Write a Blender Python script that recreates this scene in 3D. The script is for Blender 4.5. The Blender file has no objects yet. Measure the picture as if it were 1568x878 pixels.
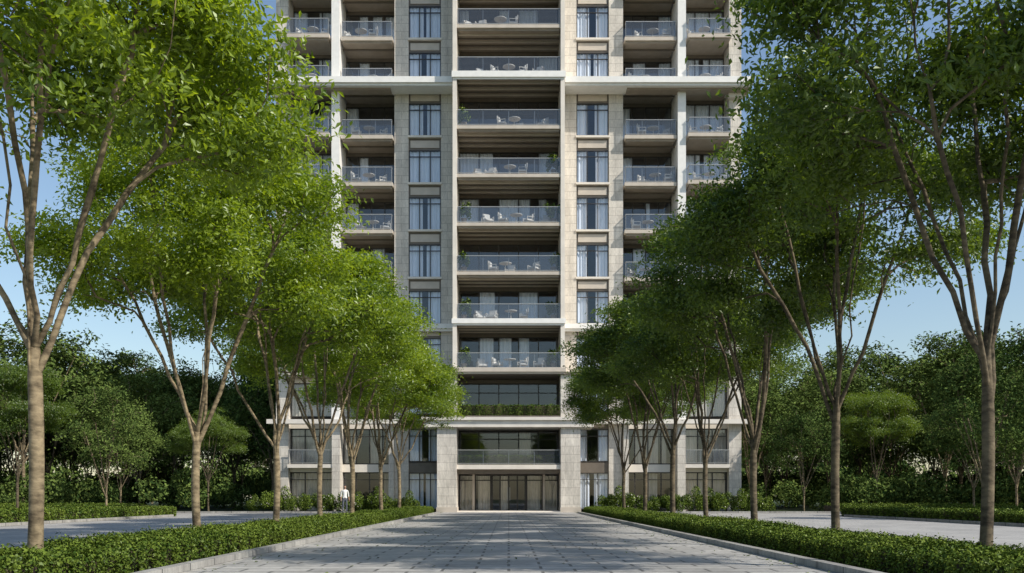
import bpy, math, random
import numpy as np
from mathutils import Vector
R = math.radians
scene = bpy.context.scene
COL = scene.collection
rng = np.random.default_rng(7)
random.seed(5)
D = 62.5          # facade plane distance (y)
SUN_AZ, SUN_EL = R(118), R(41)   # azimuth measured from +Y to +X

# ------------------------------------------------------------------ materials
def newmat(name):
    m = bpy.data.materials.new(name); m.use_nodes = True
    nt = m.node_tree
    for n in list(nt.nodes): nt.nodes.remove(n)
    out = nt.nodes.new('ShaderNodeOutputMaterial')
    return m, nt, out
def N(nt, t, **kw):
    n = nt.nodes.new(t)
    for k, v in kw.items():
        setattr(n, k, v)
    return n
def simple(name, c, rough=.6, metal=0., noise=0.15, nscale=3., bump=0.0, spec=.4):
    m, nt, out = newmat(name)
    b = N(nt, 'ShaderNodeBsdfPrincipled'); b.inputs['Roughness'].default_value = rough
    b.inputs['Metallic'].default_value = metal
    b.inputs['Specular IOR Level'].default_value = spec
    tc = N(nt, 'ShaderNodeTexCoord')
    nz = N(nt, 'ShaderNodeTexNoise'); nz.inputs['Scale'].default_value = nscale; nz.inputs['Detail'].default_value = 6
    nt.links.new(tc.outputs['Object'], nz.inputs['Vector'])
    cr = N(nt, 'ShaderNodeValToRGB')
    cr.color_ramp.elements[0].position = .3; cr.color_ramp.elements[1].position = .7
    cr.color_ramp.elements[0].color = tuple(x*(1-noise) for x in c)+(1,)
    cr.color_ramp.elements[1].color = tuple(min(1, x*(1+noise)) for x in c)+(1,)
    nt.links.new(nz.outputs['Fac'], cr.inputs['Fac']); nt.links.new(cr.outputs['Color'], b.inputs['Base Color'])
    if bump:
        bp = N(nt, 'ShaderNodeBump'); bp.inputs['Strength'].default_value = bump; bp.inputs['Distance'].default_value = .02
        nt.links.new(nz.outputs['Fac'], bp.inputs['Height']); nt.links.new(bp.outputs['Normal'], b.inputs['Normal'])
    nt.links.new(b.outputs[0], out.inputs[0])
    return m
def blocks(name, c1, c2, mortar, bw, bh, msize, mode, rough=.7, bump=.3, stain=.25, offset=.5, spec=.35):
    """mode 'wall' -> (x+y, z) ; 'floor' -> (x, y)"""
    m, nt, out = newmat(name)
    b = N(nt, 'ShaderNodeBsdfPrincipled'); b.inputs['Roughness'].default_value = rough
    b.inputs['Specular IOR Level'].default_value = spec
    tc = N(nt, 'ShaderNodeTexCoord'); sp = N(nt, 'ShaderNodeSeparateXYZ'); cb = N(nt, 'ShaderNodeCombineXYZ')
    nt.links.new(tc.outputs['Object'], sp.inputs[0])
    if mode == 'wall':
        ad = N(nt, 'ShaderNodeMath', operation='ADD')
        nt.links.new(sp.outputs[0], ad.inputs[0]); nt.links.new(sp.outputs[1], ad.inputs[1])
        nt.links.new(ad.outputs[0], cb.inputs[0]); nt.links.new(sp.outputs[2], cb.inputs[1])
    else:
        nt.links.new(sp.outputs[0], cb.inputs[0]); nt.links.new(sp.outputs[1], cb.inputs[1])
    br = N(nt, 'ShaderNodeTexBrick', offset=offset)
    br.inputs['Scale'].default_value = 1; br.inputs['Brick Width'].default_value = bw; br.inputs['Row Height'].default_value = bh
    br.inputs['Mortar Size'].default_value = msize; br.inputs['Mortar Smooth'].default_value = .2
    br.inputs['Color1'].default_value = c1+(1,); br.inputs['Color2'].default_value = c2+(1,); br.inputs['Mortar'].default_value = mortar+(1,)
    nt.links.new(cb.outputs[0], br.inputs['Vector'])
    nz = N(nt, 'ShaderNodeTexNoise'); nz.inputs['Scale'].default_value = .6; nz.inputs['Detail'].default_value = 8; nz.inputs['Roughness'].default_value = .65
    mp = N(nt, 'ShaderNodeMapping'); mp.inputs['Scale'].default_value = (1, 1, 1.0) if mode == 'floor' else (2.6, 2.6, .6)
    nt.links.new(tc.outputs['Object'], mp.inputs[0]); nt.links.new(mp.outputs[0], nz.inputs['Vector'])
    n2 = N(nt, 'ShaderNodeTexNoise'); n2.inputs['Scale'].default_value = 9; n2.inputs['Detail'].default_value = 5
    nt.links.new(mp.outputs[0], n2.inputs['Vector'])
    mr = N(nt, 'ShaderNodeMapRange'); mr.inputs['From Min'].default_value = .3; mr.inputs['From Max'].default_value = .7
    mr.inputs['To Min'].default_value = 1-stain; mr.inputs['To Max'].default_value = 1+stain*.5
    nt.links.new(nz.outputs['Fac'], mr.inputs['Value'])
    mr2 = N(nt, 'ShaderNodeMapRange'); mr2.inputs['From Min'].default_value = .3; mr2.inputs['From Max'].default_value = .7
    mr2.inputs['To Min'].default_value = .84; mr2.inputs['To Max'].default_value = 1.12
    nt.links.new(n2.outputs['Fac'], mr2.inputs['Value'])
    mm = N(nt, 'ShaderNodeMath', operation='MULTIPLY'); nt.links.new(mr.outputs[0], mm.inputs[0]); nt.links.new(mr2.outputs[0], mm.inputs[1])
    mx = N(nt, 'ShaderNodeVectorMath', operation='SCALE'); nt.links.new(br.outputs['Color'], mx.inputs[0]); nt.links.new(mm.outputs[0], mx.inputs['Scale'])
    nt.links.new(mx.outputs[0], b.inputs['Base Color'])
    bp = N(nt, 'ShaderNodeBump'); bp.inputs['Strength'].default_value = bump; bp.inputs['Distance'].default_value = .01
    iv = N(nt, 'ShaderNodeMath', operation='SUBTRACT'); iv.inputs[0].default_value = 1
    nt.links.new(br.outputs['Fac'], iv.inputs[1])
    ad2 = N(nt, 'ShaderNodeMath', operation='MULTIPLY_ADD'); nt.links.new(n2.outputs['Fac'], ad2.inputs[0]); ad2.inputs[1].default_value = .4
    nt.links.new(iv.outputs[0], ad2.inputs[2])
    nt.links.new(ad2.outputs[0], bp.inputs['Height']); nt.links.new(bp.outputs['Normal'], b.inputs['Normal'])
    nt.links.new(b.outputs[0], out.inputs[0])
    return m
def leafmat(name, dark, light, trans=.35, gloss=.04):
    m, nt, out = newmat(name)
    at = N(nt, 'ShaderNodeAttribute', attribute_name='lv')
    oi = N(nt, 'ShaderNodeObjectInfo')
    ad = N(nt, 'ShaderNodeMath', operation='MULTIPLY_ADD'); ad.inputs[1].default_value = .35
    nt.links.new(oi.outputs['Random'], ad.inputs[0]); nt.links.new(at.outputs['Fac'], ad.inputs[2])
    sb = N(nt, 'ShaderNodeMath', operation='SUBTRACT', use_clamp=True); sb.inputs[1].default_value = .14
    nt.links.new(ad.outputs[0], sb.inputs[0])
    mx = N(nt, 'ShaderNodeMix', data_type='RGBA')
    mx.inputs[6].default_value = dark+(1,); mx.inputs[7].default_value = light+(1,)
    nt.links.new(sb.outputs[0], mx.inputs[0])
    b = N(nt, 'ShaderNodeBsdfDiffuse')
    nt.links.new(mx.outputs[2], b.inputs['Color'])
    last = b
    if trans > 0:
        tr = N(nt, 'ShaderNodeBsdfTranslucent')
        g = N(nt, 'ShaderNodeMix', data_type='RGBA', blend_type='MULTIPLY'); g.inputs[0].default_value = 1
        nt.links.new(mx.outputs[2], g.inputs[6]); g.inputs[7].default_value = (2.2, 2.0, .6, 1)
        nt.links.new(g.outputs[2], tr.inputs['Color'])
        ms = N(nt, 'ShaderNodeMixShader'); ms.inputs[0].default_value = trans
        nt.links.new(b.outputs[0], ms.inputs[1]); nt.links.new(tr.outputs[0], ms.inputs[2]); last = ms
    if gloss > 0:
        gl = N(nt, 'ShaderNodeBsdfGlossy'); gl.inputs['Roughness'].default_value = .42; gl.inputs[0].default_value = (.9, .95, .9, 1)
        m2 = N(nt, 'ShaderNodeMixShader'); m2.inputs[0].default_value = gloss
        nt.links.new(last.outputs[0], m2.inputs[1]); nt.links.new(gl.outputs[0], m2.inputs[2]); last = m2
    nt.links.new(last.outputs[0], out.inputs[0])
    return m
def glassmat(name, tint, refl, diff=None, dfac=0):
    m, nt, out = newmat(name)
    t = N(nt, 'ShaderNodeBsdfTransparent'); t.inputs[0].default_value = tint+(1,)
    g = N(nt, 'ShaderNodeBsdfGlossy'); g.inputs['Roughness'].default_value = .015; g.inputs[0].default_value = (.9, .95, 1, 1)
    lw = N(nt, 'ShaderNodeLayerWeight'); lw.inputs['Blend'].default_value = .5
    pw = N(nt, 'ShaderNodeMath', operation='POWER'); pw.inputs[1].default_value = 4.0
    nt.links.new(lw.outputs['Facing'], pw.inputs[0])
    mr = N(nt, 'ShaderNodeMapRange'); mr.inputs['To Min'].default_value = refl; mr.inputs['To Max'].default_value = .85
    nt.links.new(pw.outputs[0], mr.inputs['Value'])
    ms = N(nt, 'ShaderNodeMixShader'); nt.links.new(mr.outputs[0], ms.inputs[0])
    nt.links.new(t.outputs[0], ms.inputs[1]); nt.links.new(g.outputs[0], ms.inputs[2])
    last = ms
    if diff:
        d = N(nt, 'ShaderNodeBsdfDiffuse'); d.inputs[0].default_value = diff+(1,)
        m2 = N(nt, 'ShaderNodeMixShader'); m2.inputs[0].default_value = dfac
        nt.links.new(ms.outputs[0], m2.inputs[1]); nt.links.new(d.outputs[0], m2.inputs[2]); last = m2
    nt.links.new(last.outputs[0], out.inputs[0])
    return m
def barkmat(name, ca, cb):
    m, nt, out = newmat(name)
    b = N(nt, 'ShaderNodeBsdfPrincipled'); b.inputs['Roughness'].default_value = .9; b.inputs['Specular IOR Level'].default_value = .2
    tc = N(nt, 'ShaderNodeTexCoord'); mp = N(nt, 'ShaderNodeMapping'); mp.inputs['Scale'].default_value = (7, 7, 16)
    nz = N(nt, 'ShaderNodeTexNoise'); nz.inputs['Scale'].default_value = 1; nz.inputs['Detail'].default_value = 8
    n3 = N(nt, 'ShaderNodeTexNoise'); n3.inputs['Scale'].default_value = 2.3; n3.inputs['Detail'].default_value = 3
    nt.links.new(tc.outputs['Object'], mp.inputs[0]); nt.links.new(mp.outputs[0], nz.inputs['Vector']); nt.links.new(tc.outputs['Object'], n3.inputs['Vector'])
    cr = N(nt, 'ShaderNodeValToRGB'); e = cr.color_ramp.elements
    e[0].position = .38; e[0].color = ca+(1,); e[1].position = .62; e[1].color = cb+(1,)
    mi = N(nt, 'ShaderNodeMath', operation='MULTIPLY_ADD'); mi.inputs[1].default_value = .5
    hf = N(nt, 'ShaderNodeMath', operation='MULTIPLY'); hf.inputs[1].default_value = .5
    nt.links.new(n3.outputs['Fac'], hf.inputs[0]); nt.links.new(nz.outputs['Fac'], mi.inputs[0]); nt.links.new(hf.outputs[0], mi.inputs[2])
    nt.links.new(mi.outputs[0], cr.inputs['Fac']); nt.links.new(cr.outputs['Color'], b.inputs['Base Color'])
    bp = N(nt, 'ShaderNodeBump'); bp.inputs['Strength'].default_value = .8; bp.inputs['Distance'].default_value = .02
    nt.links.new(nz.outputs['Fac'], bp.inputs['Height']); nt.links.new(bp.outputs['Normal'], b.inputs['Normal'])
    nt.links.new(b.outputs[0], out.inputs[0]); return m

M = {}
M['stone'] = blocks('travertine_blocks', (.72, .665, .585), (.635, .585, .515), (.42, .38, .33), 1.05, .55, .014, 'wall', stain=.32)
M['trim'] = simple('pale_stone_trim', (.74, .68, .60), .6, noise=.08, nscale=1.5)
M['white'] = simple('white_fin', (.84, .82, .78), .5, noise=.05)
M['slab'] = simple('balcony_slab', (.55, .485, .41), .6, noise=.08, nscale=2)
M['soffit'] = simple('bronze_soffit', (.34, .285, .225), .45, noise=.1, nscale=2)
M['bronze'] = simple('bronze_panel', (.16, .135, .11), .4, noise=.12)
M['frame'] = simple('dark_window_frame', (.045, .04, .036), .35, noise=.1)
M['rail'] = simple('rail_metal', (.36, .36, .35), .35, metal=.3, noise=.05)
M['glass'] = glassmat('window_glass', (.89, .93, .98), .09)
M['railglass'] = glassmat('balustrade_glass', (.68, .72, .77), .06, (.28, .31, .36), .12)
M['curtain'] = simple('curtain_cloth', (.86, .87, .90), .9, noise=.03)
M['warmcurtain'] = simple('lobby_curtain', (.55, .47, .37), .9, noise=.08)
M['interior'] = simple('interior_wall', (.15, .127, .107), .9, noise=.2, nscale=.8)
M['road'] = blocks('granite_pavers', (.47, .455, .43), (.36, .35, .335), (.14, .136, .13), .9, .45, .024, 'floor', rough=.6, stain=.3)
M['side'] = blocks('side_pavers', (.44, .425, .40), (.37, .358, .34), (.21, .205, .195), .6, .3, .014, 'floor', rough=.65, stain=.25)
M['kerb'] = blocks('kerb_granite', (.38, .37, .345), (.30, .29, .275), (.09, .09, .09), 1.0, 3.0, .018, 'wall', offset=0, bump=.2, stain=.4)
M['soil'] = simple('soil', (.06, .045, .03), .95, noise=.4, nscale=8, bump=.6)
M['lawn'] = simple('lawn', (.035, .055, .016), .95, noise=.5, nscale=1.3, bump=.5)
M['furn'] = simple('cream_furniture', (.62, .58, .52), .6, noise=.05)
M['cushion'] = simple('cushion', (.74, .71, .66), .9, noise=.05)
M['pot'] = simple('clay_pot', (.25, .2, .16), .7)
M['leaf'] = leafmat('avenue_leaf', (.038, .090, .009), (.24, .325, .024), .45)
M['leaf_shade'] = leafmat('avenue_leaf_painted_shade', (.028, .064, .011), (.135, .200, .023), .42)  # avenue leaf with backlit shade painted into its colour
M['fleaf'] = leafmat('forest_leaf', (.028, .058, .018), (.15, .205, .052), 0, 0)
M['hleaf'] = leafmat('hedge_leaf', (.035, .070, .011), (.16, .215, .033), 0, .012)
M['flower'] = simple('white_flower', (.7, .68, .6), .8)
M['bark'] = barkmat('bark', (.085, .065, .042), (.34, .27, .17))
M['bark_shade'] = barkmat('bark_dark', (.045, .036, .026), (.18, .145, .095))  # same bark, shaded side painted in as darker colour

# ------------------------------------------------------------------ mesh helpers
class MB:
    def __init__(s): s.v = []; s.f = []; s.m = []; s.mats = []
    def mi(s, k):
        if k not in s.mats: s.mats.append(k)
        return s.mats.index(k)
    def box(s, x0, x1, y0, y1, z0, z1, k):
        if x0 > x1: x0, x1 = x1, x0
        i = len(s.v)
        s.v += [(x0,y0,z0),(x1,y0,z0),(x1,y1,z0),(x0,y1,z0),(x0,y0,z1),(x1,y0,z1),(x1,y1,z1),(x0,y1,z1)]
        fs = [(0,3,2,1),(4,5,6,7),(0,1,5,4),(1,2,6,5),(2,3,7,6),(3,0,4,7)]
        s.f += [tuple(i+a for a in q) for q in fs]; s.m += [s.mi(k)]*6
    def quad(s, a, b, c, d, k):
        i = len(s.v); s.v += [a, b, c, d]; s.f.append((i, i+1, i+2, i+3)); s.m.append(s.mi(k))
    def cyl(s, cx, cy, z0, z1, r0, r1, k, n=14):
        i = len(s.v)
        for z, r in ((z0, r0), (z1, r1)):
            for j in range(n):
                a = 2*math.pi*j/n; s.v.append((cx+r*math.cos(a), cy+r*math.sin(a), z))
        for j in range(n):
            s.f.append((i+j, i+(j+1) % n, i+n+(j+1) % n, i+n+j)); s.m.append(s.mi(k))
        s.f.append(tuple(i+n+j for j in range(n))); s.m.append(s.mi(k))
        s.f.append(tuple(i+j for j in reversed(range(n)))); s.m.append(s.mi(k))
    def mesh(s, name):
        me = bpy.data.meshes.new(name); me.from_pydata(s.v, [], s.f)
        for k in s.mats: me.materials.append(M[k])
        me.polygons.foreach_set('material_index', s.m); me.update(); return me
def obj(name, me, parent=None, loc=(0,0,0), rz=0, sc=1):
    o = bpy.data.objects.new(name, me); COL.objects.link(o)
    o.location = loc; o.rotation_euler = (0, 0, rz)
    o.scale = sc if isinstance(sc, tuple) else (sc, sc, sc)
    if parent: o.parent = parent
    return o
def empty(name, loc=(0,0,0)):
    o = bpy.data.objects.new(name, None); COL.objects.link(o); o.location = loc; return o

# ------------------------------------------------------------------ foliage
def leaves_np(c, nrm, L, W, rg):
    n = len(c)
    t = rg.normal(size=(n, 3)); t -= (t*nrm).sum(1)[:, None]*nrm
    t /= np.linalg.norm(t, axis=1)[:, None]+1e-9
    b = np.cross(nrm, t)
    L = L[:, None]; W = W[:, None]
    base = c - t*L*.5; tip = c + t*L*.5 - nrm*L*.12
    a = c + b*W*.5 + nrm*W*.15 - t*L*.08; d = c - b*W*.5 + nrm*W*.15 - t*L*.08
    return np.stack([base, a, tip, d], 1).reshape(-1, 3)
def rand_normals(n, rg, up=.6, outv=None, outw=.5):
    v = rg.normal(size=(n, 3)); v /= np.linalg.norm(v, axis=1)[:, None]
    v[:, 2] += up
    if outv is not None: v += outv*outw
    v /= np.linalg.norm(v, axis=1)[:, None]+1e-9
    return v
def build_mesh(name, V, quads, matidx, lv, mats, tris=None, smooth=None):
    me = bpy.data.meshes.new(name)
    nq = len(quads)
    me.vertices.add(len(V)); me.vertices.foreach_set('co', V.astype(np.float32).ravel())
    me.loops.add(nq*4); me.loops.foreach_set('vertex_index', quads.astype(np.int32).ravel())
    me.polygons.add(nq); me.polygons.foreach_set('loop_start', np.arange(0, nq*4, 4, dtype=np.int32))
    me.polygons.foreach_set('material_index', matidx.astype(np.int32))
    if smooth is not None: me.polygons.foreach_set('use_smooth', smooth)
    me.update(calc_edges=True)
    a = me.attributes.new('lv', 'FLOAT', 'FACE'); a.data.foreach_set('value', lv.astype(np.float32))
    for k in mats: me.materials.append(M[k])
    return me

def make_tree(name, seed, fork=2.5, Rr=2.9, cz=6.0, rz=2.4, ntar=380, lper=165, leaf=.102, nl=7, matk='leaf', r0=.0083, csig=.26, nlobes=28, lsig=.38, cut=.55):
    rg = np.random.default_rng(seed)
    lob = []
    for i in range(nlobes):
        a = i*2.399+rg.uniform(-.3, .3); u = rg.uniform(-.42, .98)
        h = math.sqrt(max(0, 1-u*u)); f = rg.uniform(.66, .97)
        lob.append((math.cos(a)*h*Rr*f, math.sin(a)*h*Rr*f, cz+u*rz*f))
    lob = np.array(lob)
    T = []
    while len(T) < ntar:
        if rg.random() < .84:
            l = lob[rg.integers(nlobes)]; p = l + rg.normal(size=3)*np.array([lsig, lsig, lsig*.5])
        else:
            v = rg.normal(size=3); v /= np.linalg.norm(v); r = rg.uniform(.3, 1.0)**.6
            p = np.array([v[0]*Rr*r, v[1]*Rr*r, cz+v[2]*rz*r])
        e = ((p[0]/Rr)**2+(p[1]/Rr)**2+((p[2]-cz)/rz)**2)
        hr = math.hypot(p[0], p[1])
        if e > 1.35: continue
        if p[2] < cz-rz*cut+rg.normal()*.15: continue
        if hr < Rr*.5 and p[2] < cz-rz*.05: continue
        if e < .18 and rg.random() < .7: continue
        T.append(p)
    T = np.array(T)
    P = []; par = []; pl = []
    def add(p, q, ):
        P.append(np.array(p, float)); par.append(q)
        pl.append(0 if q < 0 else pl[q]+np.linalg.norm(P[-1]-P[q])); return len(P)-1
    k = -1; wob = rg.normal(size=2)*.035
    for i in range(9):
        z = fork*i/8; k = add((wob[0]*math.sin(z*1.3), wob[1]*math.sin(z*1.1), z), k)
    forki = k
    starts = [forki, forki, forki-1, forki, forki-1, forki, forki-2, forki, forki-1]
    a0 = rg.uniform(0, 6.28)
    for i in range(nl):
        a = a0+i*2*math.pi/nl+rg.uniform(-.3, .3); out_ = rg.uniform(.42, .74)*Rr*(.4 if i >= nl-2 else 1); top = cz+rg.uniform(-.25, .45)*rz*.8
        q = starts[i % len(starts)]; s0 = P[q].copy(); n = 9
        bend = rg.normal(size=3)*.065
        for j in range(1, n+1):
            t = j/n
            rad = out_*(t**.9)*(.8+.2*t)
            p = np.array([s0[0]+math.cos(a)*rad, s0[1]+math.sin(a)*rad, s0[2]+(top-s0[2])*(t**1.02)]) + bend*math.sin(t*math.pi*1.5)+rg.normal(size=3)*.025
            q = add(p, q)
    ok_from = forki+2
    order = np.argsort(np.linalg.norm(T-np.array([0, 0, fork+.8]), axis=1))
    for ti in order:
        t = T[ti]
        A = np.array(P); pla = np.array(pl)
        dv = t-A; dist = np.linalg.norm(dv, axis=1)
        cost = dist+.5*pla + np.where(A[:, 2] > t[2]+.05, (A[:, 2]-t[2])*1.5, 0)
        cost[:ok_from] += 5
        q = int(np.argmin(cost)); s0 = P[q].copy(); d = dist[q]
        n = max(1, int(d/.35))
        pdir = P[q]-P[par[q]]; pdir /= np.linalg.norm(pdir)+1e-9
        c1 = s0+pdir*d*.35
        for j in range(1, n+1):
            u = j/n
            p = (1-u)**2*s0+2*u*(1-u)*c1+u*u*t + (rg.normal(size=3)*.018 if j < n else 0)
            q = add(p, q)
    P = np.array(P); par = np.array(par); n = len(P)
    r = np.zeros(n); acc = np.zeros(n); ex = 2.25
    ch = [[] for _ in range(n)]
    for i in range(n-1, 0, -1): ch[par[i]].append(i)
    for i in range(n-1, -1, -1):
        r[i] = max(acc[i], r0**ex)**(1/ex) if acc[i] > 0 else r0
        if par[i] >= 0: acc[par[i]] += r[i]**ex
    r[0] *= 1.35; r[1] *= 1.06
    V = []; Q = []
    stack = [(0, None)]
    while stack:
        s, p0 = stack.pop()
        chain = [s]
        while ch[chain[-1]]:
            cs = sorted(ch[chain[-1]], key=lambda c: -r[c])
            for c in cs[1:]: stack.append((c, chain[-1]))
            chain.append(cs[0])
        pts = [P[i] for i in chain]; rad = [r[i] for i in chain]
        if p0 is not None:
            pts = [P[p0]]+pts; rad = [min(r[p0]*.8, r[s]*1.25)]+rad
        if len(pts) < 2: continue
        ns = 10 if rad[0] > .08 else (7 if rad[0] > .04 else (5 if rad[0] > .02 else 3))
        pts = np.array(pts); base = len(V)
        u = None
        for i in range(len(pts)):
            tg = pts[min(i+1, len(pts)-1)]-pts[max(i-1, 0)]; tg /= np.linalg.norm(tg)+1e-9
            if u is None: u = np.cross(tg, [.3, 1, .2])
            u = u-tg*np.dot(u, tg); u /= np.linalg.norm(u)+1e-9
            w = np.cross(tg, u)
            for j in range(ns):
                a = 2*math.pi*j/ns
                V.append(pts[i]+(u*math.cos(a)+w*math.sin(a))*rad[i])
        for i in range(len(pts)-1):
            for j in range(ns):
                a = base+i*ns+j; b_ = base+i*ns+(j+1) % ns
                Q.append((a, b_, b_+ns, a+ns))
    V = np.array(V); Q = np.array(Q); nb = len(Q)
    C = []; LVs = []; ctr = np.array([0, 0, cz-.3*rz])
    for ti in range(len(T)):
        cl = rg.uniform(0, 1); nn = int(lper*rg.uniform(.5, 1.4))
        off = rg.normal(size=(nn, 3))*np.array([csig, csig, csig*.38])
        off[:, 2] -= (off[:, 0]**2+off[:, 1]**2)*.5
        C.append(T[ti]+off); LVs.append(np.clip(cl*.55+rg.uniform(0, .6, nn), 0, 1))
    C = np.concatenate(C); LV = np.concatenate(LVs); nn = len(C)
    ov = C-ctr; ov /= np.linalg.norm(ov, axis=1)[:, None]+1e-9
    nr = rand_normals(nn, rg, .75, ov, .45)
    L = leaf*rg.uniform(.7, 1.35, nn); Wd = L*rg.uniform(.38, .52, nn)
    LVt = leaves_np(C, nr, L, Wd, rg)
    q2 = (np.arange(nn*4).reshape(-1, 4)+len(V))
    me = build_mesh(name, np.concatenate([V, LVt]), np.concatenate([Q, q2]),
                    np.concatenate([np.zeros(nb), np.ones(nn)]), np.concatenate([np.zeros(nb), LV]), ['bark', matk],
                    smooth=np.concatenate([np.ones(nb, bool), np.zeros(nn, bool)]))
    return me

tv = [make_tree('avenue_tree_mesh_a', 11), make_tree('avenue_tree_mesh_b', 23, fork=2.6, nl=8, Rr=2.95), make_tree('avenue_tree_mesh_c', 37, fork=2.35, nl=7, cz=6.1, rz=2.5)]
fv = [make_tree('forest_tree_mesh_a', 51, fork=3.0, Rr=3.6, cz=7.3, rz=4.0, ntar=150, lper=75, leaf=.25, matk='fleaf', csig=.5, r0=.013, nlobes=18, lsig=.75, cut=.75),
      make_tree('forest_tree_mesh_b', 52, fork=2.6, Rr=4.0, cz=6.8, rz=4.4, ntar=160, lper=75, leaf=.25, matk='fleaf', csig=.5, r0=.013, nlobes=22, lsig=.75, cut=.8),
      make_tree('forest_tree_mesh_c', 53, fork=2.2, Rr=3.2, cz=7.4, rz=5.0, ntar=150, lper=75, leaf=.25, matk='fleaf', csig=.5, r0=.013, nlobes=20, lsig=.7, cut=.85)]

def darker(o):  # swap in the bark and leaf copies with painted-in shade
    for i, k in ((0, 'bark_shade'), (1, 'leaf_shade')):
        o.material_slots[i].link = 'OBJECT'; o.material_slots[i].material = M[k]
left = [-1.5, 11.6, 17.9, 23.4, 29.8, 36, 43, 50]
right = [-3.5, 12.0, 17.9, 23.5, 29.7, 35.7, 42, 49.5]
for i, (xs, ys) in enumerate([(-6.1, left), (6.35, right)]):
    for j, y in enumerate(ys):
        s = random.uniform(.95, 1.05)
        w = s
        if y > 35: s *= 1.08; w = s*1.06
        if 11 < y < 13: s = 1.10; w = 1.05 if i == 0 else 1.0
        if y == 17.9 and i == 1: w = .95
        o = obj('avenue_tree', tv[(j+i*2) % 3], loc=(xs+random.uniform(-.12, .12), y, 0.02), rz=random.uniform(0, 6.28), sc=(w, w, s))
        if i == 1: darker(o)  # right row: backlit look comes from shade in the colours

for q, (x, y, s) in enumerate([(-26, 61, .8), (-20.5, 38, .7), (-31, 48, .85), (-37, 60, 1.0), (-19.8, 60, .75), (21, 40, .75), (29, 52, .85), (25, 62, .9), (35, 58, 1.0), (19.8, 61, .75), (-25, 33, .95), (-23, 52, .75), (24, 47, .7)]):
    if q % 3 == 1:
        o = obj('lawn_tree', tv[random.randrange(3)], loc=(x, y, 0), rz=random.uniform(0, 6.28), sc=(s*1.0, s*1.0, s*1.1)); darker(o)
    else:
        o = obj('lawn_tree', fv[q % 3], loc=(x, y, -.3), rz=random.uniform(0, 6.28), sc=(s*.82, s*.82, s*.9))
forest = empty('distant_forest')
for side in (-1, 1):
    for gy in range(0, 6):
        for gx in range(0, 11):
            x = side*(22+gx*6+random.uniform(-2.6, 2.6)); y = 65+gy*8+random.uniform(-3, 3)
            if gy < 1 and gx < 2: continue
            if abs(x) > 62+gy*6: continue
            s = random.uniform(.75, 1.32)+.05*gy
            obj('forest_tree_part', fv[random.randrange(3)], forest, (x, y, 0), random.uniform(0, 6.28), (s*1.05, s*1.05, s))
for k in range(16):
    side = -1 if k % 2 else 1
    s = random.uniform(.85, 1.3)
    obj('forest_tree_part', fv[k % 3], forest, (side*(33+random.uniform(0, 16)), 34+k*1.7, 0), random.uniform(0, 6.28), (s, s, s))
for k in range(16):
    s = random.uniform(.9, 1.1)
    obj('forest_tree_part', fv[k % 3], forest, (random.uniform(-24, 24), random.uniform(96, 130), 0), random.uniform(0, 6.28), (s, s, s))
for k in range(46):   # far tree line
    s = random.uniform(1.3, 1.8)
    obj('forest_tree_part', fv[k % 3], forest, (-150+k*6.6+random.uniform(-2, 2), random.uniform(135, 160), -1.5), random.uniform(0, 6.28), (s*1.2, s*1.2, s))

# ------------------------------------------------------------------ hedges
def hedge_mesh(name, L, W, H, n, leaf, seed, matk='hleaf', flowers=0):
    rg = np.random.default_rng(seed)
    a = W/2-.07
    top = int(n*W/(W+2*H)); sd = n-top
    c = np.zeros((n, 3)); ov = np.zeros((n, 3))
    c[:top, 0] = rg.uniform(-W/2, W/2, top); c[:top, 1] = rg.uniform(0, L, top); c[:top, 2] = H; ov[:top, 2] = 1
    sg = np.where(rg.random(sd) < .5, -1, 1)
    c[top:, 0] = sg*W/2; c[top:, 1] = rg.uniform(0, L, sd); c[top:, 2] = rg.uniform(.02, H, sd); ov[top:, 0] = sg
    lump = .035*np.sin(c[:, 1]*2*math.pi/L*3+seed)+.03*np.sin(c[:, 0]*7+c[:, 1]*2*math.pi/L*5)
    e = np.clip((np.abs(c[:, 0])-W/2+.12)/.12, 0, 1)
    c[:, 2] -= np.where(np.arange(n) < top, e*.06, 0)
    c += ov*lump[:, None] + rg.normal(size=(n, 3))*np.array([.025, .025, .028])
    sh = rg.random(n) < .02          # occasional uncut shoots
    c[:, 2] += np.where(sh, rg.uniform(.02, .09, n), 0)
    c -= ov*np.abs(rg.normal(size=n))[:, None]*.02
    nr = rand_normals(n, rg, .4, ov, .7)
    Ls = leaf*rg.uniform(.7, 1.4, n)
    LV = leaves_np(c, nr, Ls, Ls*.55, rg)
    core = np.array([(-a,0,0),(a,0,0),(a,L,0),(-a,L,0),(-a,0,H-.06),(a,0,H-.06),(a,L,H-.06),(-a,L,H-.06)], float)
    cq = np.array([(0,3,2,1),(4,5,6,7),(0,1,5,4),(1,2,6,5),(2,3,7,6),(3,0,4,7)])
    q = np.arange(n*4).reshape(-1, 4)+8
    lv = np.clip(.3+lump*4+rg.uniform(-.3, .5, n), 0, 1)
    return build_mesh(name, np.concatenate([core, LV]), np.concatenate([cq, q]), np.concatenate([np.zeros(6), np.ones(n)]),
                      np.concatenate([np.zeros(6), lv]), ['soil', matk])
hm = [hedge_mesh('hedge_segment_%d' % i, 2.0, 1.65, .33, 13000, .042, 100+i) for i in range(3)]
hw = [hedge_mesh('wide_hedge_segment_%d' % i, 3.0, 1.6, .5, 8000, .075, 110+i) for i in range(2)]
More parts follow.
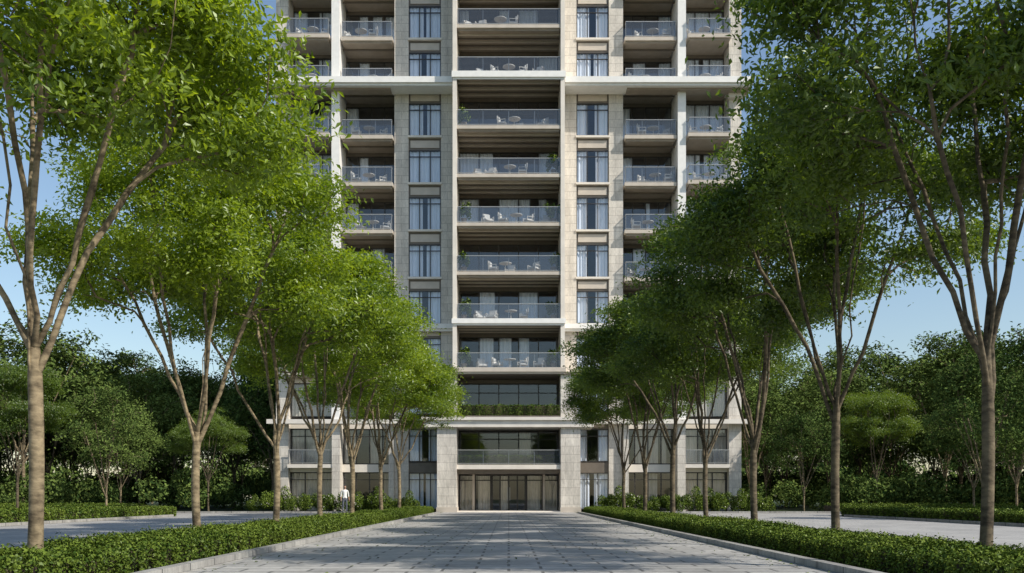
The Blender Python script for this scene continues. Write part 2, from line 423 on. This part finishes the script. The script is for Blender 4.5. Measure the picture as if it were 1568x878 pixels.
for side in (-1, 1):
    h = empty('boxwood_hedge')
    for k in range(31):
        y = -4+k*2.0
        fl = random.random() < .5
        o = obj('hedge_segment', hm[random.randrange(3)], h, (side*5.66, y+(2.0 if fl else 0), .004), math.pi if fl else 0, (1, 1, random.uniform(.90, 1.12)))
    h2 = empty('clipped_hedge')
    for k in range(18):
        obj('hedge_segment', hw[k % 2], h2, (side*18.3, -6+k*3.0, .0), 0, (1, 1, random.uniform(.9, 1.05)))
    for k in range(9):
        o = obj('hedge_segment', hw[k % 2], h2, (side*(23.5+k*3.0), 58.5, 0), math.pi/2, (1, 1, 1.1))
    for k in range(9):
        o = obj('hedge_segment', hw[k % 2], h2, (side*(19.5+k*3.0), 45.9, 0), -math.pi/2*side if side > 0 else math.pi/2, (1, 1, 1.0))

def shrub_mesh(name, seed, r=.7, h=1.1, n=2600, leaf=.09, fl=120, mk='hleaf'):
    rg = np.random.default_rng(seed)
    lob = rg.normal(size=(9, 3))*np.array([r*.45, r*.45, h*.16])+np.array([0, 0, h*.55])
    ix = rg.integers(9, size=n+fl)
    v = rg.normal(size=(n+fl, 3)); v /= np.linalg.norm(v, axis=1)[:, None]
    c = lob[ix]+v*np.array([r*.42, r*.42, h*.34])*rg.uniform(.6, 1, (n+fl, 1)); c[:, 2] = np.abs(c[:, 2])
    L = np.full(n+fl, leaf)*rg.uniform(.7, 1.3, n+fl)
    V = leaves_np(c, rand_normals(n+fl, rg, .5, v, .6), L, L*.55, rg)
    mi = np.zeros(n+fl); mi[n:] = 1
    return build_mesh(name, V, np.arange((n+fl)*4).reshape(-1, 4), mi, np.clip(rg.uniform(0, 1, n+fl), 0, 1), [mk, 'flower'])
sm = [shrub_mesh('shrub_mesh_%d' % i, 200+i, fl=(150 if i == 1 else 20)) for i in range(3)]
for side in (-1, 1):
    for k in range(13):
        x = side*(6.2+k*.85+random.uniform(-.2, .2)); s = random.uniform(.75, 1.25)
        obj('shrub', sm[random.randrange(3)], None, (x, 58.6+random.uniform(-.4, .5), 0), random.uniform(0, 6), s)
ug = empty('woodland_undergrowth')
um = [shrub_mesh('undergrowth_mesh_%d' % i, 230+i, r=2.6, h=2.6, n=2200, leaf=.26, fl=0, mk='fleaf') for i in range(3)]
for side in (-1, 1):
    for row, (y0, x0, st, k0) in enumerate([(63, 21, 3.6, 1), (72, 19, 4.2, 1), (84, 17, 4.5, 1.15), (100, 12, 4.5, 1.5), (128, 0, 5, 2.6)]):
        for k in range(int((66+row*12-x0)/st)):
            s = random.uniform(.55, 1.15)*k0
            if row == 0 and random.random() < .35: continue
            obj('bush', um[random.randrange(3)], ug, (side*(x0+k*st+random.uniform(-1.4, 1.4)), y0+random.uniform(-2, 2), 0), random.uniform(0, 6), (s, s, s*random.uniform(.8, 1.2)))

# ------------------------------------------------------------------ ground
def sheet(name, x0, x1, y0, y1, z, k):
    mb = MB(); mb.quad((x0,y0,z),(x1,y0,z),(x1,y1,z),(x0,y1,z), k); return obj(name, mb.mesh(name))
sheet('ground', -600, 600, -300, 900, 0, 'lawn')
sheet('driveway', -4.3, 4.3, -20, 46, .012, 'road')
sheet('forecourt', -70, 70, 47.2, 57.5, .008, 'side')
sheet('forecourt_apron', -4.3, 4.3, 46, 61.2, .016, 'road')
for s in (-1, 1):
    sheet('side_road', s*6.9 if s > 0 else -17.3, 17.3 if s > 0 else -6.9, -20, 47.2, .008, 'side')
    sheet('planting_bed', 4.45 if s > 0 else -6.75, 6.75 if s > 0 else -4.45, -20, 58, .02, 'soil')
    kb = MB()
    kb.box(s*4.3, s*4.46, -20, 57.0, 0, .11, 'kerb')
    kb.box(s*6.75, s*6.9, -20, 57.0, 0, .10, 'kerb')
    obj('kerb', kb.mesh('kerb'))
    kb = MB(); kb.box(s*17.3, s*17.45, -20, 47.0, 0, .12, 'kerb'); kb.box(s*17.46, s*70, 46.9, 47.05, 0, .12, 'kerb')
    kb.box(s*6.91, s*70, 57.5, 57.65, 0, .12, 'kerb'); obj('kerb', kb.mesh('kerb'))
rg = np.random.default_rng(900); n = 420
c = np.stack([rg.uniform(-4.2, 4.2, n), rg.uniform(6, 46, n), np.full(n, .03)], 1)
c[::2, 0] = np.sign(c[::2, 0])*(4.2-np.abs(rg.normal(size=len(c[::2])))*.35)
nn_ = np.tile(np.array([[0, 0, 1.]]), (n, 1))+rg.normal(size=(n, 3))*.12; nn_ /= np.linalg.norm(nn_, axis=1)[:, None]
Lf = rg.uniform(.05, .09, n)
obj('fallen_leaves', build_mesh('fallen_leaves', leaves_np(c, nn_, Lf, Lf*.5, rg), np.arange(n*4).reshape(-1, 4), np.zeros(n), rg.uniform(0, 1, n), ['hleaf']))

# ------------------------------------------------------------------ tower
tower = empty('apartment_tower', (0, D, 0))
parts = {}
def B(part, x0, x1, d0, d1, z0, z1, k):
    parts.setdefault(part, MB()).box(x0, x1, d0, d1, z0, z1, k)
FL = [9.55, 12.8, 16.0, 19.25, 22.48, 25.7, 29.2, 32.4, 35.7, 39.0, 42.3]
TOP = 42.3
def curtain(part, x0, x1, d, z0, z1, k='curtain'):
    mb = parts.setdefault(part, MB())
    w = x1-x0; n = max(6, int(w/.045)); ph = random.uniform(0, 6)
    i0 = len(mb.v)
    for j in range(n+1):
        x = x0+w*j/n; y = d+.035*math.sin(j*1.15+ph)+.015*math.sin(j*.4)
        mb.v += [(x, y, z0), (x, y, z1)]
    for j in range(n):
        a = i0+2*j; mb.f.append((a, a+2, a+3, a+1)); mb.m.append(mb.mi(k))
def glazing(x0, x1, d, z0, z1, n, fw=.06, transom=None, curt=.5, ck='curtain', rand=True):
    if x0 > x1: x0, x1 = x1, x0
    B('window_frames', x0, x1, d-.05, d+.06, z0, z0+fw, 'frame'); B('window_frames', x0, x1, d-.05, d+.06, z1-fw, z1, 'frame')
    xs = [x0+(x1-x0)*j/n for j in range(n+1)]
    for j, x in enumerate(xs):
        a = x if j == 0 else (x-fw if j == n else x-fw/2)
        B('window_frames', a, a+fw, d-.045, d+.055, z0+fw, z1-fw, 'frame')
    if transom: B('window_frames', x0+fw, x1-fw, d-.04, d+.05, transom, transom+fw*.8, 'frame')
    mb = parts.setdefault('window_glass', MB())
    mb.quad((x0+.01, d, z0+.02), (x1-.01, d, z0+.02), (x1-.01, d, z1-.02), (x0+.01, d, z1-.02), 'glass')
    if curt > 0:
        w = x1-x0
        if n >= 4:
            for j in range(n):
                if random.random() < curt:
                    a, b2 = xs[j], xs[j+1]
                    if random.random() < .5: b2 = a+(b2-a)*random.uniform(.35, .8)
                    curtain('curtains', a+.05, b2, d+.16, z0+.03, z1-.05, ck)
        else:
            r = random.random()
            if r < .25: curtain('curtains', x0+.08, x1-.08, d+.13, z0+.03, z1-.05, ck)
            else:
                g = random.uniform(.03, .18)
                curtain('curtains', x0+.05, x0+w*(.5-g), d+.13, z0+.03, z1-.05, ck)
                curtain('curtains', x1-w*(.5-g*random.uniform(.4, 1.1)), x1-.05, d+.13, z0+.03, z1-.05, ck)
def rail(x0, x1, d, z, h=1.08, sides=0, dback=0, posts=4):
    if x0 > x1: x0, x1 = x1, x0
    B('balustrade_rails', x0, x1, d, d+.05, z+h-.05, z+h, 'rail')
    B('balustrade_rails', x0, x1, d+.005, d+.045, z+.06, z+.10, 'rail')
    for j in range(posts+1):
        x = x0+(x1-x0)*j/posts; a = min(max(x-.02, x0), x1-.04)
        B('balustrade_rails', a, a+.04, d+.055, d+.085, z, z+h-.06, 'rail')
    mb = parts.setdefault('balustrade_glass', MB())
    mb.quad((x0+.02, d+.02, z+.1), (x1-.02, d+.02, z+.1), (x1-.02, d+.02, z+h-.05), (x0+.02, d+.02, z+h-.05), 'railglass')
    for sx in ((x0, 1), (x1, -1)) if sides else ():
        xx = sx[0]
        a, b2 = (xx, xx+.05) if sx[1] > 0 else (xx-.05, xx)
        B('balustrade_rails', a, b2, d+.05, dback, z+h-.05, z+h, 'rail')
        xm = (a+b2)/2
        mb.quad((xm, d+.06, z+.1), (xm, dback, z+.1), (xm, dback, z+h-.05), (xm, d+.06, z+h-.05), 'railglass')
def slab(x0, x1, d0, d1, z, t=.24):
    """balcony slab with projecting nosing and recessed soffit"""
    B('balcony_slabs', x0, x1, d0, d1, z-t, z, 'slab')
    ins = .10
    xa, xb = min(x0, x1)+ins, max(x0, x1)-ins
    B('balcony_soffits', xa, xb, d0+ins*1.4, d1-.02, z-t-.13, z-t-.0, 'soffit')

CW, CX = 3.45, 3.72      # centre bay inner / outer half width
P0, W0, W1, P1 = 3.72, 4.65, 6.88, 7.85
F0, F1 = 11.5, 12.05
O1, O2 = 15.1, 15.95
CF, BF, OF = -2.1, -.48, -.90
levels = FL[:-1]
for i, z in enumerate(levels):
    zt = FL[i+1]
    slab(-CW, CW, CF, 6, z, .22)
    rail(-CW+.03, CW-.03, CF+.04, z, posts=4)
    glazing(-CW, CW, 1.0, z+.02, zt-.62, 5, .07, curt=.35)
    B('balcony_soffits', -CW, CW, .94, 1.08, zt-.62, zt-.352, 'bronze')
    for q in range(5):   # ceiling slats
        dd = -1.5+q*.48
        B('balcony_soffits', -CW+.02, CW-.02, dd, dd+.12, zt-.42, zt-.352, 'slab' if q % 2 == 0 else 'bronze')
    for s in (-1, 1):
        B('floor_plates', s*(W0+.001), s*(W1-.001), .32, 6, z-.28, z+.02, 'interior')
        glazing(s*W0, s*W1, .20, z+.14, z+2.42, 3, .06, transom=z+1.95, curt=.8)
        B('window_sills', s*(W0-.05), s*(W1+.05), -.09, .34, z+.0, z+.14, 'trim')
        B('spandrel_panels', s*W0, s*W1, .16, .34, z+2.42, zt-.0, 'bronze')
        B('spandrel_panels', s*(W0+.12), s*(W1-.12), .10, .159, z+2.56, zt-.16, 'slab')
        slab(s*(P1+.06), s*(F0-.06), BF, 6, z, .24)
        rail(s*(P1+.12), s*(F0-.12), BF+.04, z, sides=1, dback=0, posts=3)
        glazing(s*P1, s*F0, 1.9, z+.02, zt-.6, 4, .06, curt=.4)
        B('balcony_soffits', s*P1, s*F0, 1.84, 1.98, zt-.6, zt-.372, 'bronze')
        B('balcony_soffits', s*(P1+.001), s*(F0-.001), .5, .62, zt-.47, zt-.375, 'bronze')
        slab(s*(F1+.10), s*(O1-.02), OF, 6, z, .24)
        rail(s*(F1+.16), s*(O1-.06), OF+.04, z, sides=1, dback=-.1, posts=3)
        glazing(s*F1, s*O1, 1.4, z+.02, zt-.6, 3, .06, curt=.6)
        B('balcony_soffits', s*F1, s*O1, 1.34, 1.48, zt-.6, zt-.372, 'bronze')
for s in (-1, 1):
    B('stone_walls', s*P0, s*W0, 0, 6, 0, TOP, 'stone')
    B('stone_walls', s*W1, s*P1, 0, 6, 0, TOP, 'stone')
    B('centre_bay_walls', s*CW, s*CX, CF-.06, 6, 9.552, TOP, 'trim')
    B('white_fins', s*F0, s*F1, -.62, 6, 6.302, TOP, 'white')
    B('stone_walls', s*O1, s*O2, -.1, 18, 0, TOP, 'stone')
B('core_block', -O1, O1, 6.002, 18, 0, TOP, 'stone')
B('interior_partition', -O1+.01, O1-.01, 5.9, 5.99, 0.02, TOP-.02, 'interior')
B('roof_parapet', -16.4, 16.4, -2.3, 18.4, TOP+.001, TOP+.5, 'trim')
B('roof_parapet', -15.6, 15.6, -1.2, 17.6, TOP+.501, TOP+1.4, 'stone')
def cornice(z, t, xmax, d, dc, k='trim', up=.0):
    for s in (-1, 1):
        B('cornices', s*(CX+.06), s*xmax, d, .9 if xmax > 9 else .0-.001, z-t+up, z+.015+up, k)
        B('cornices', s*(CX+.06), s*(xmax-.12), d+.14, -.003, z-t-.16+up, z-t-.001+up, k)
    B('cornices', -CX-.055, CX+.055, dc, CF-.062, z-t, z+.02, k)
    B('cornices', -CX+.02, CX-.02, dc+.1, CF-.064, z-t-.12, z-t-.001, k)
cornice(29.22, .38, 16.45, -1.5, -2.28, 'white')
for s in (-1, 1):
    B('cornices', s*8.0, s*16.3, -1.02, -.12-.003, 28.58, 28.67, 'soffit')
    B('cornices', s*15.0, s*16.05, -.5, -.103, 28.28, 28.57, 'trim')
cornice(12.83, .30, 8.05, -.47, -2.28, 'white')
cornice(9.57, .26, 8.35, -.62, -2.42, 'slab')

for s in (-1, 1):
    B('portal_piers', s*3.45, s*4.75, -2.2, -.004, 0, 5.65, 'stone')
    B('portal_piers', s*3.45, s*4.55, -2.1, -.006, 6.302, 9.15, 'stone')
    B('portal_piers', s*3.42, s*4.80, -2.24, -.0, 0.001, .35, 'slab')
B('portal_beam', -5.6, 5.6, -2.45, -.008, 5.652, 6.10, 'trim')
B('portal_beam', -5.75, 5.75, -2.60, -.010, 6.101, 6.30, 'trim')
B('portal_beam', -4.7, 4.7, -2.25, -.012, 9.151, 9.305, 'bronze')
B('podium_slabs', -3.449, 3.449, -2.05, 6, 2.88, 3.18, 'trim')
B('podium_slabs', -3.44, 3.44, -1.6, 5.8, 2.60, 2.879, 'bronze')
rail(-3.4, 3.4, -2.0, 3.18, 1.0, posts=4)
glazing(-3.44, 3.44, .6, 3.2, 5.6, 5, .08, transom=5.0, curt=.3, ck='warmcurtain')
B('podium_slabs', -3.44, 3.44, 0.0, 6, 5.66, 6.28, 'slab')
B('podium_slabs', -3.44, 3.44, -2.2, -.2, 6.303, 6.42, 'bronze')
glazing(-3.44, 3.44, .6, 6.31, 8.9, 5, .08, transom=8.2, curt=.15, ck='warmcurtain')
B('podium_slabs', -3.44, 3.44, .5, .7, 8.9, 9.15, 'bronze')
glazing(-3.44, -1.2, .6, .02, 2.58, 2, .09, transom=2.15, curt=.9, ck='warmcurtain')
glazing(1.2, 3.44, .6, .02, 2.58, 2, .09, transom=2.15, curt=.9, ck='warmcurtain')
glazing(-1.19, 1.19, .45, .02, 2.58, 4, .10, transom=2.15, curt=.5, ck='warmcurtain')
for s in (-1, 1):
    B('door_handles', s*.06, s*.10, .33, .37, .8, 1.7, 'rail')
    B('entrance_columns', s*2.35, s*2.50, .2, .35, 0, 2.6, 'slab')
B('entrance_steps', -3.44, 3.44, -1.9, 6, 0.0, .10, 'trim')
B('entrance_steps', -3.4, 3.4, -2.3, -1.901, 0.0, .05, 'trim')
for s in (-1, 1):
    for (z, zt) in ((0.02, 3.0), (3.3, 6.0), (6.55, 9.15)):
        glazing(s*W0, s*W1, .20, z+.15, zt-.3, 3, .06, transom=zt-.8, curt=.5)
        B('spandrel_panels', s*W0, s*W1, .16, .34, zt-.3, zt+.40, 'bronze')
        glazing(s*P1, s*F0, .8, z, zt-.25, 4, .07, transom=zt-.8, curt=.35, ck='warmcurtain')
        B('podium_slabs', s*P1, s*F0, .5, 6, zt-.25, zt+.28 if zt < 9 else 9.17, 'trim')
        glazing(s*F1, s*O1, .5, z, zt-.25, 3, .07, transom=zt-.8, curt=.5, ck='warmcurtain')
        B('podium_slabs', s*F1, s*O1, .2, 6, zt-.25, zt+.28 if zt < 9 else 9.17, 'trim')
    B('podium_cornice', s*5.8, s*16.4, -.9, -.104, 6.0, 6.30, 'trim')
    B('podium_piers', s*F0, s*F1, -.5, 6, 0, 5.999, 'stone')
    B('podium_piers', s*(P1+.0), s*(P1+.35), -.35, .79, 0, 5.998, 'stone')
    B('podium_slabs', s*(F1+.001), s*(O1-.001), -.45, .19, 3.02, 3.27, 'trim')
    rail(s*(F1+.05), s*(O1-.05), -.42, 3.27, 1.0, posts=3)
for name, mb in parts.items():
    obj(name, mb.mesh(name), tower)

pl = empty('balcony_planting', (0, D, 0))
pm = hedge_mesh('planter_hedge_mesh', 3.4, .45, .8, 5000, .07, 300)
for k in range(2):
    obj('planter_hedge', pm, pl, (-3.4+3.4*k, -1.92, 6.42), -math.pi/2, (1, 1, .9))
    obj('planter_hedge', pm, pl, (-3.4+3.4*k, -1.4, 3.18), -math.pi/2, (1, 1, .8))
pp = MB(); pp.cyl(0, 0, 0, .42, .14, .2, 'pot')
potme = pp.mesh('pot_mesh'); plme = shrub_mesh('pot_plant', 400, .42, .9, 420, .16, 0)
for i, z in enumerate(levels[:6]):
    for s in (-1, 1):
        if i > 2 and random.random() < .4: continue
        e = empty('potted_plant', (s*(3.0), D-1.6+random.uniform(0, .15), z))
        obj('pot', potme, e); obj('foliage', plme, e, (0, 0, .35), random.uniform(0, 6), random.uniform(.95, 1.3))
for s in (-1, 1):
    for i in (0, 1, 2):
        e = empty('potted_plant', (s*8.5, D+.1, levels[i])); obj('pot', potme, e); obj('foliage', plme, e, (0, 0, .35), i, .9)

def chair(mb, cx, cy, ang):
    i0 = len(mb.v)
    mb.box(-.28, .28, -.28, .28, .30, .36, 'furn'); mb.box(-.25, .25, -.25, .24, .36, .45, 'cushion')
    mb.box(-.27, .27, .24, .30, .36, .60, 'furn'); mb.box(-.26, .26, .28, .34, .60, .88, 'furn')
    mb.box(-.23, .23, .17, .239, .46, .80, 'cushion')
    for sx in (-1, 1):
        mb.box(sx*.33-.02, sx*.33+.02, -.27, .30, .56, .60, 'furn')
        mb.box(sx*.33-.018, sx*.33+.018, -.27, -.23, 0, .56, 'furn'); mb.box(sx*.33-.018, sx*.33+.018, .25, .29, 0, .56, 'furn')
        mb.box(sx*.30-.03, sx*.30+.03, -.25, .25, .31, .35, 'furn')
    c, s = math.cos(ang), math.sin(ang)
    for j in range(i0, len(mb.v)):
        x, y, z = mb.v[j]
        mb.v[j] = (cx+x*c-y*s, cy+x*s+y*c, z)
def fset(name, lay):
    mb = MB()
    mb.cyl(0, 0, .70, .74, .42, .42, 'furn', 20); mb.cyl(0, 0, .04, .70, .035, .035, 'furn', 8); mb.cyl(0, 0, 0, .04, .25, .22, 'furn', 14)
    for (x, y, a) in lay: chair(mb, x, y, R(a))
    return mb.mesh(name)
fws = [fset('furniture_wide', [(-.85, .05, 70), (.85, .1, -70), (-1.9, .2, 20), (2.0, .1, -25)]),
       fset('furniture_wide_b', [(-.8, .0, 80), (.3, .75, -10), (1.9, .1, -40)]),
       fset('furniture_wide_c', [(.85, .0, -85), (-2.1, .2, 30), (-1.3, .1, -15)])]
fn_ = fset('furniture_small', [(-.85, .05, 70), (.85, .1, -70)])
for i, z in enumerate(levels[:8]):
    obj('balcony_furniture_set', fws[i*2 % 3], None, (random.uniform(-.6, .6), D-1.35, z), random.uniform(-.12, .12))
    for s in (-1, 1):
        obj('balcony_furniture_set', fn_, None, (s*9.7+random.uniform(-.5, .5), D+.2, z), random.uniform(-.4, .4))
        if i > 1: obj('balcony_furniture_set', fn_, None, (s*13.6+random.uniform(-.2, .2), D-.1, z), random.uniform(-.2, .2), .95)

# ------------------------------------------------------------------ person near the podium (standing, white shirt)
def person(name, loc, rz):
    V = []; E = []; Rr = []
    def ch(pts, start=None):
        q = start
        for p in pts:
            V.append(p[:3]); Rr.append(p[3] if len(p) == 4 else p[3:5]); k = len(V)-1
            if q is not None: E.append((q, k))
            q = k
        return q
    pel = ch([(0, 0, .94, .145, .11)])
    waist = ch([(0, 0, 1.08, .125, .095)], pel); chest = ch([(0, .0, 1.28, .155, .11)], waist)
    up = ch([(0, .0, 1.42, .12, .085)], chest)
    nk = ch([(0, -.01, 1.50, .05), (0, -.02, 1.56, .055), (0, -.03, 1.63, .082), (0, -.02, 1.71, .075), (0, -.015, 1.75, .04)], up)
    for s in (-1, 1):
        k = ch([(s*.10, 0, .86, .085), (s*.11, -.01, .50, .058), (s*.115, .02, .30, .055), (s*.12, .02, .09, .038), (s*.12, -.02, .045, .038), (s*.13, -.13, .035, .034), (s*.135, -.19, .03, .02)], pel)
        w = ch([(s*.17, 0, 1.41, .055), (s*.215, .02, 1.27, .047), (s*.24, .02, 1.10, .038), (s*.25, -.05, .93, .031), (s*.25, -.08, .87, .024), (s*.25, -.095, .83, .032)], up)
        for f, (dx, l) in enumerate(((-.028, .07), (-.01, .08), (.01, .075), (.028, .06))):
            ch([(s*.25, -.10+dx, .80, .009), (s*.248, -.105+dx, .80-l*.6, .0085), (s*.24, -.11+dx, .80-l, .007)], w)
        ch([(s*.24, -.14, .83, .010), (s*.235, -.155, .80, .008)], w)
    me = bpy.data.meshes.new(name); me.from_pydata(V, E, [])
    o = bpy.data.objects.new(name, me); COL.objects.link(o)
    mod = o.modifiers.new('skin', 'SKIN'); sv = me.skin_vertices[0].data
    for i, r_ in enumerate(Rr):
        sv[i].radius = (r_, r_) if not isinstance(r_, tuple) else r_
    sv[0].use_root = True
    o.modifiers.new('sub', 'SUBSURF').levels = 1
    dg = bpy.context.evaluated_depsgraph_get(); m2 = bpy.data.meshes.new_from_object(o.evaluated_get(dg))
    o.modifiers.clear(); o.data = m2
    cols = {'shirt': (.75, .75, .73), 'trousers': (.10, .11, .14), 'skin': (.45, .28, .2), 'hair': (.03, .02, .015), 'shoes': (.04, .03, .03)}
    m2.materials.clear()
    for k, c in cols.items(): m2.materials.append(simple(name+'_'+k, c, .8, noise=.05))
    for p in m2.polygons:
        x, y, z = p.center; p.use_smooth = True
        if abs(x) > .19 and z < 1.05 and z > .6: i = 2
        elif z < .075: i = 4
        elif z < .98: i = 1
        elif z < 1.49: i = 0
        elif z > 1.70 or (z > 1.60 and y > .0): i = 3
        else: i = 2
        p.material_index = i
    o.location = loc; o.rotation_euler = (0, 0, rz)
    mb = MB()
    for s in (-1, 1):
        mb.box(s*.03-.012, s*.03+.012, -.113, -.10, 1.645, 1.655, 'frame')
        mb.box(s*.082-.008, s*.082+.008, -.03, .0, 1.60, 1.66, 'pot')
    mb.box(-.012, .012, -.13, -.10, 1.60, 1.64, 'pot'); mb.box(-.025, .025, -.113, -.10, 1.575, 1.583, 'pot')
    obj('face_details', mb.mesh('face'), o)
    return o
person('pedestrian', (-10.3, 57.2, .01), R(20))

# ------------------------------------------------------------------ sky, sun, camera
w = bpy.data.worlds.new('World'); scene.world = w; w.use_nodes = True
nt = w.node_tree; bg = nt.nodes['Background']
sky = nt.nodes.new('ShaderNodeTexSky'); sky.sky_type = 'NISHITA'; sky.sun_disc = False
sky.sun_elevation = SUN_EL; sky.sun_rotation = SUN_AZ; sky.air_density = 1.25; sky.dust_density = .9; sky.ozone_density = 1.9
nt.links.new(sky.outputs[0], bg.inputs[0]); bg.inputs[1].default_value = .15
sd = bpy.data.lights.new('sun', 'SUN'); sd.energy = 5; sd.angle = R(.53); sd.color = (1, .94, .84)
so = bpy.data.objects.new('sun', sd); COL.objects.link(so)
dv = Vector((math.sin(SUN_AZ)*math.cos(SUN_EL), math.cos(SUN_AZ)*math.cos(SUN_EL), math.sin(SUN_EL)))
so.rotation_euler = dv.to_track_quat('Z', 'Y').to_euler(); so.location = (60, -30, 60)
cd = bpy.data.cameras.new('camera'); cam = bpy.data.objects.new('camera', cd); COL.objects.link(cam)
cam.location = (0, 0, 1.0); cam.rotation_euler = (R(90), 0, 0)
cd.sensor_width = 36; cd.lens = 32.0; cd.shift_y = (762-439)/1568; cd.shift_x = .0032; cd.clip_end = 3000; cd.clip_start = .1
scene.camera = cam
scene.view_settings.view_transform = 'Standard'; scene.view_settings.look = 'None'; scene.view_settings.exposure = 0
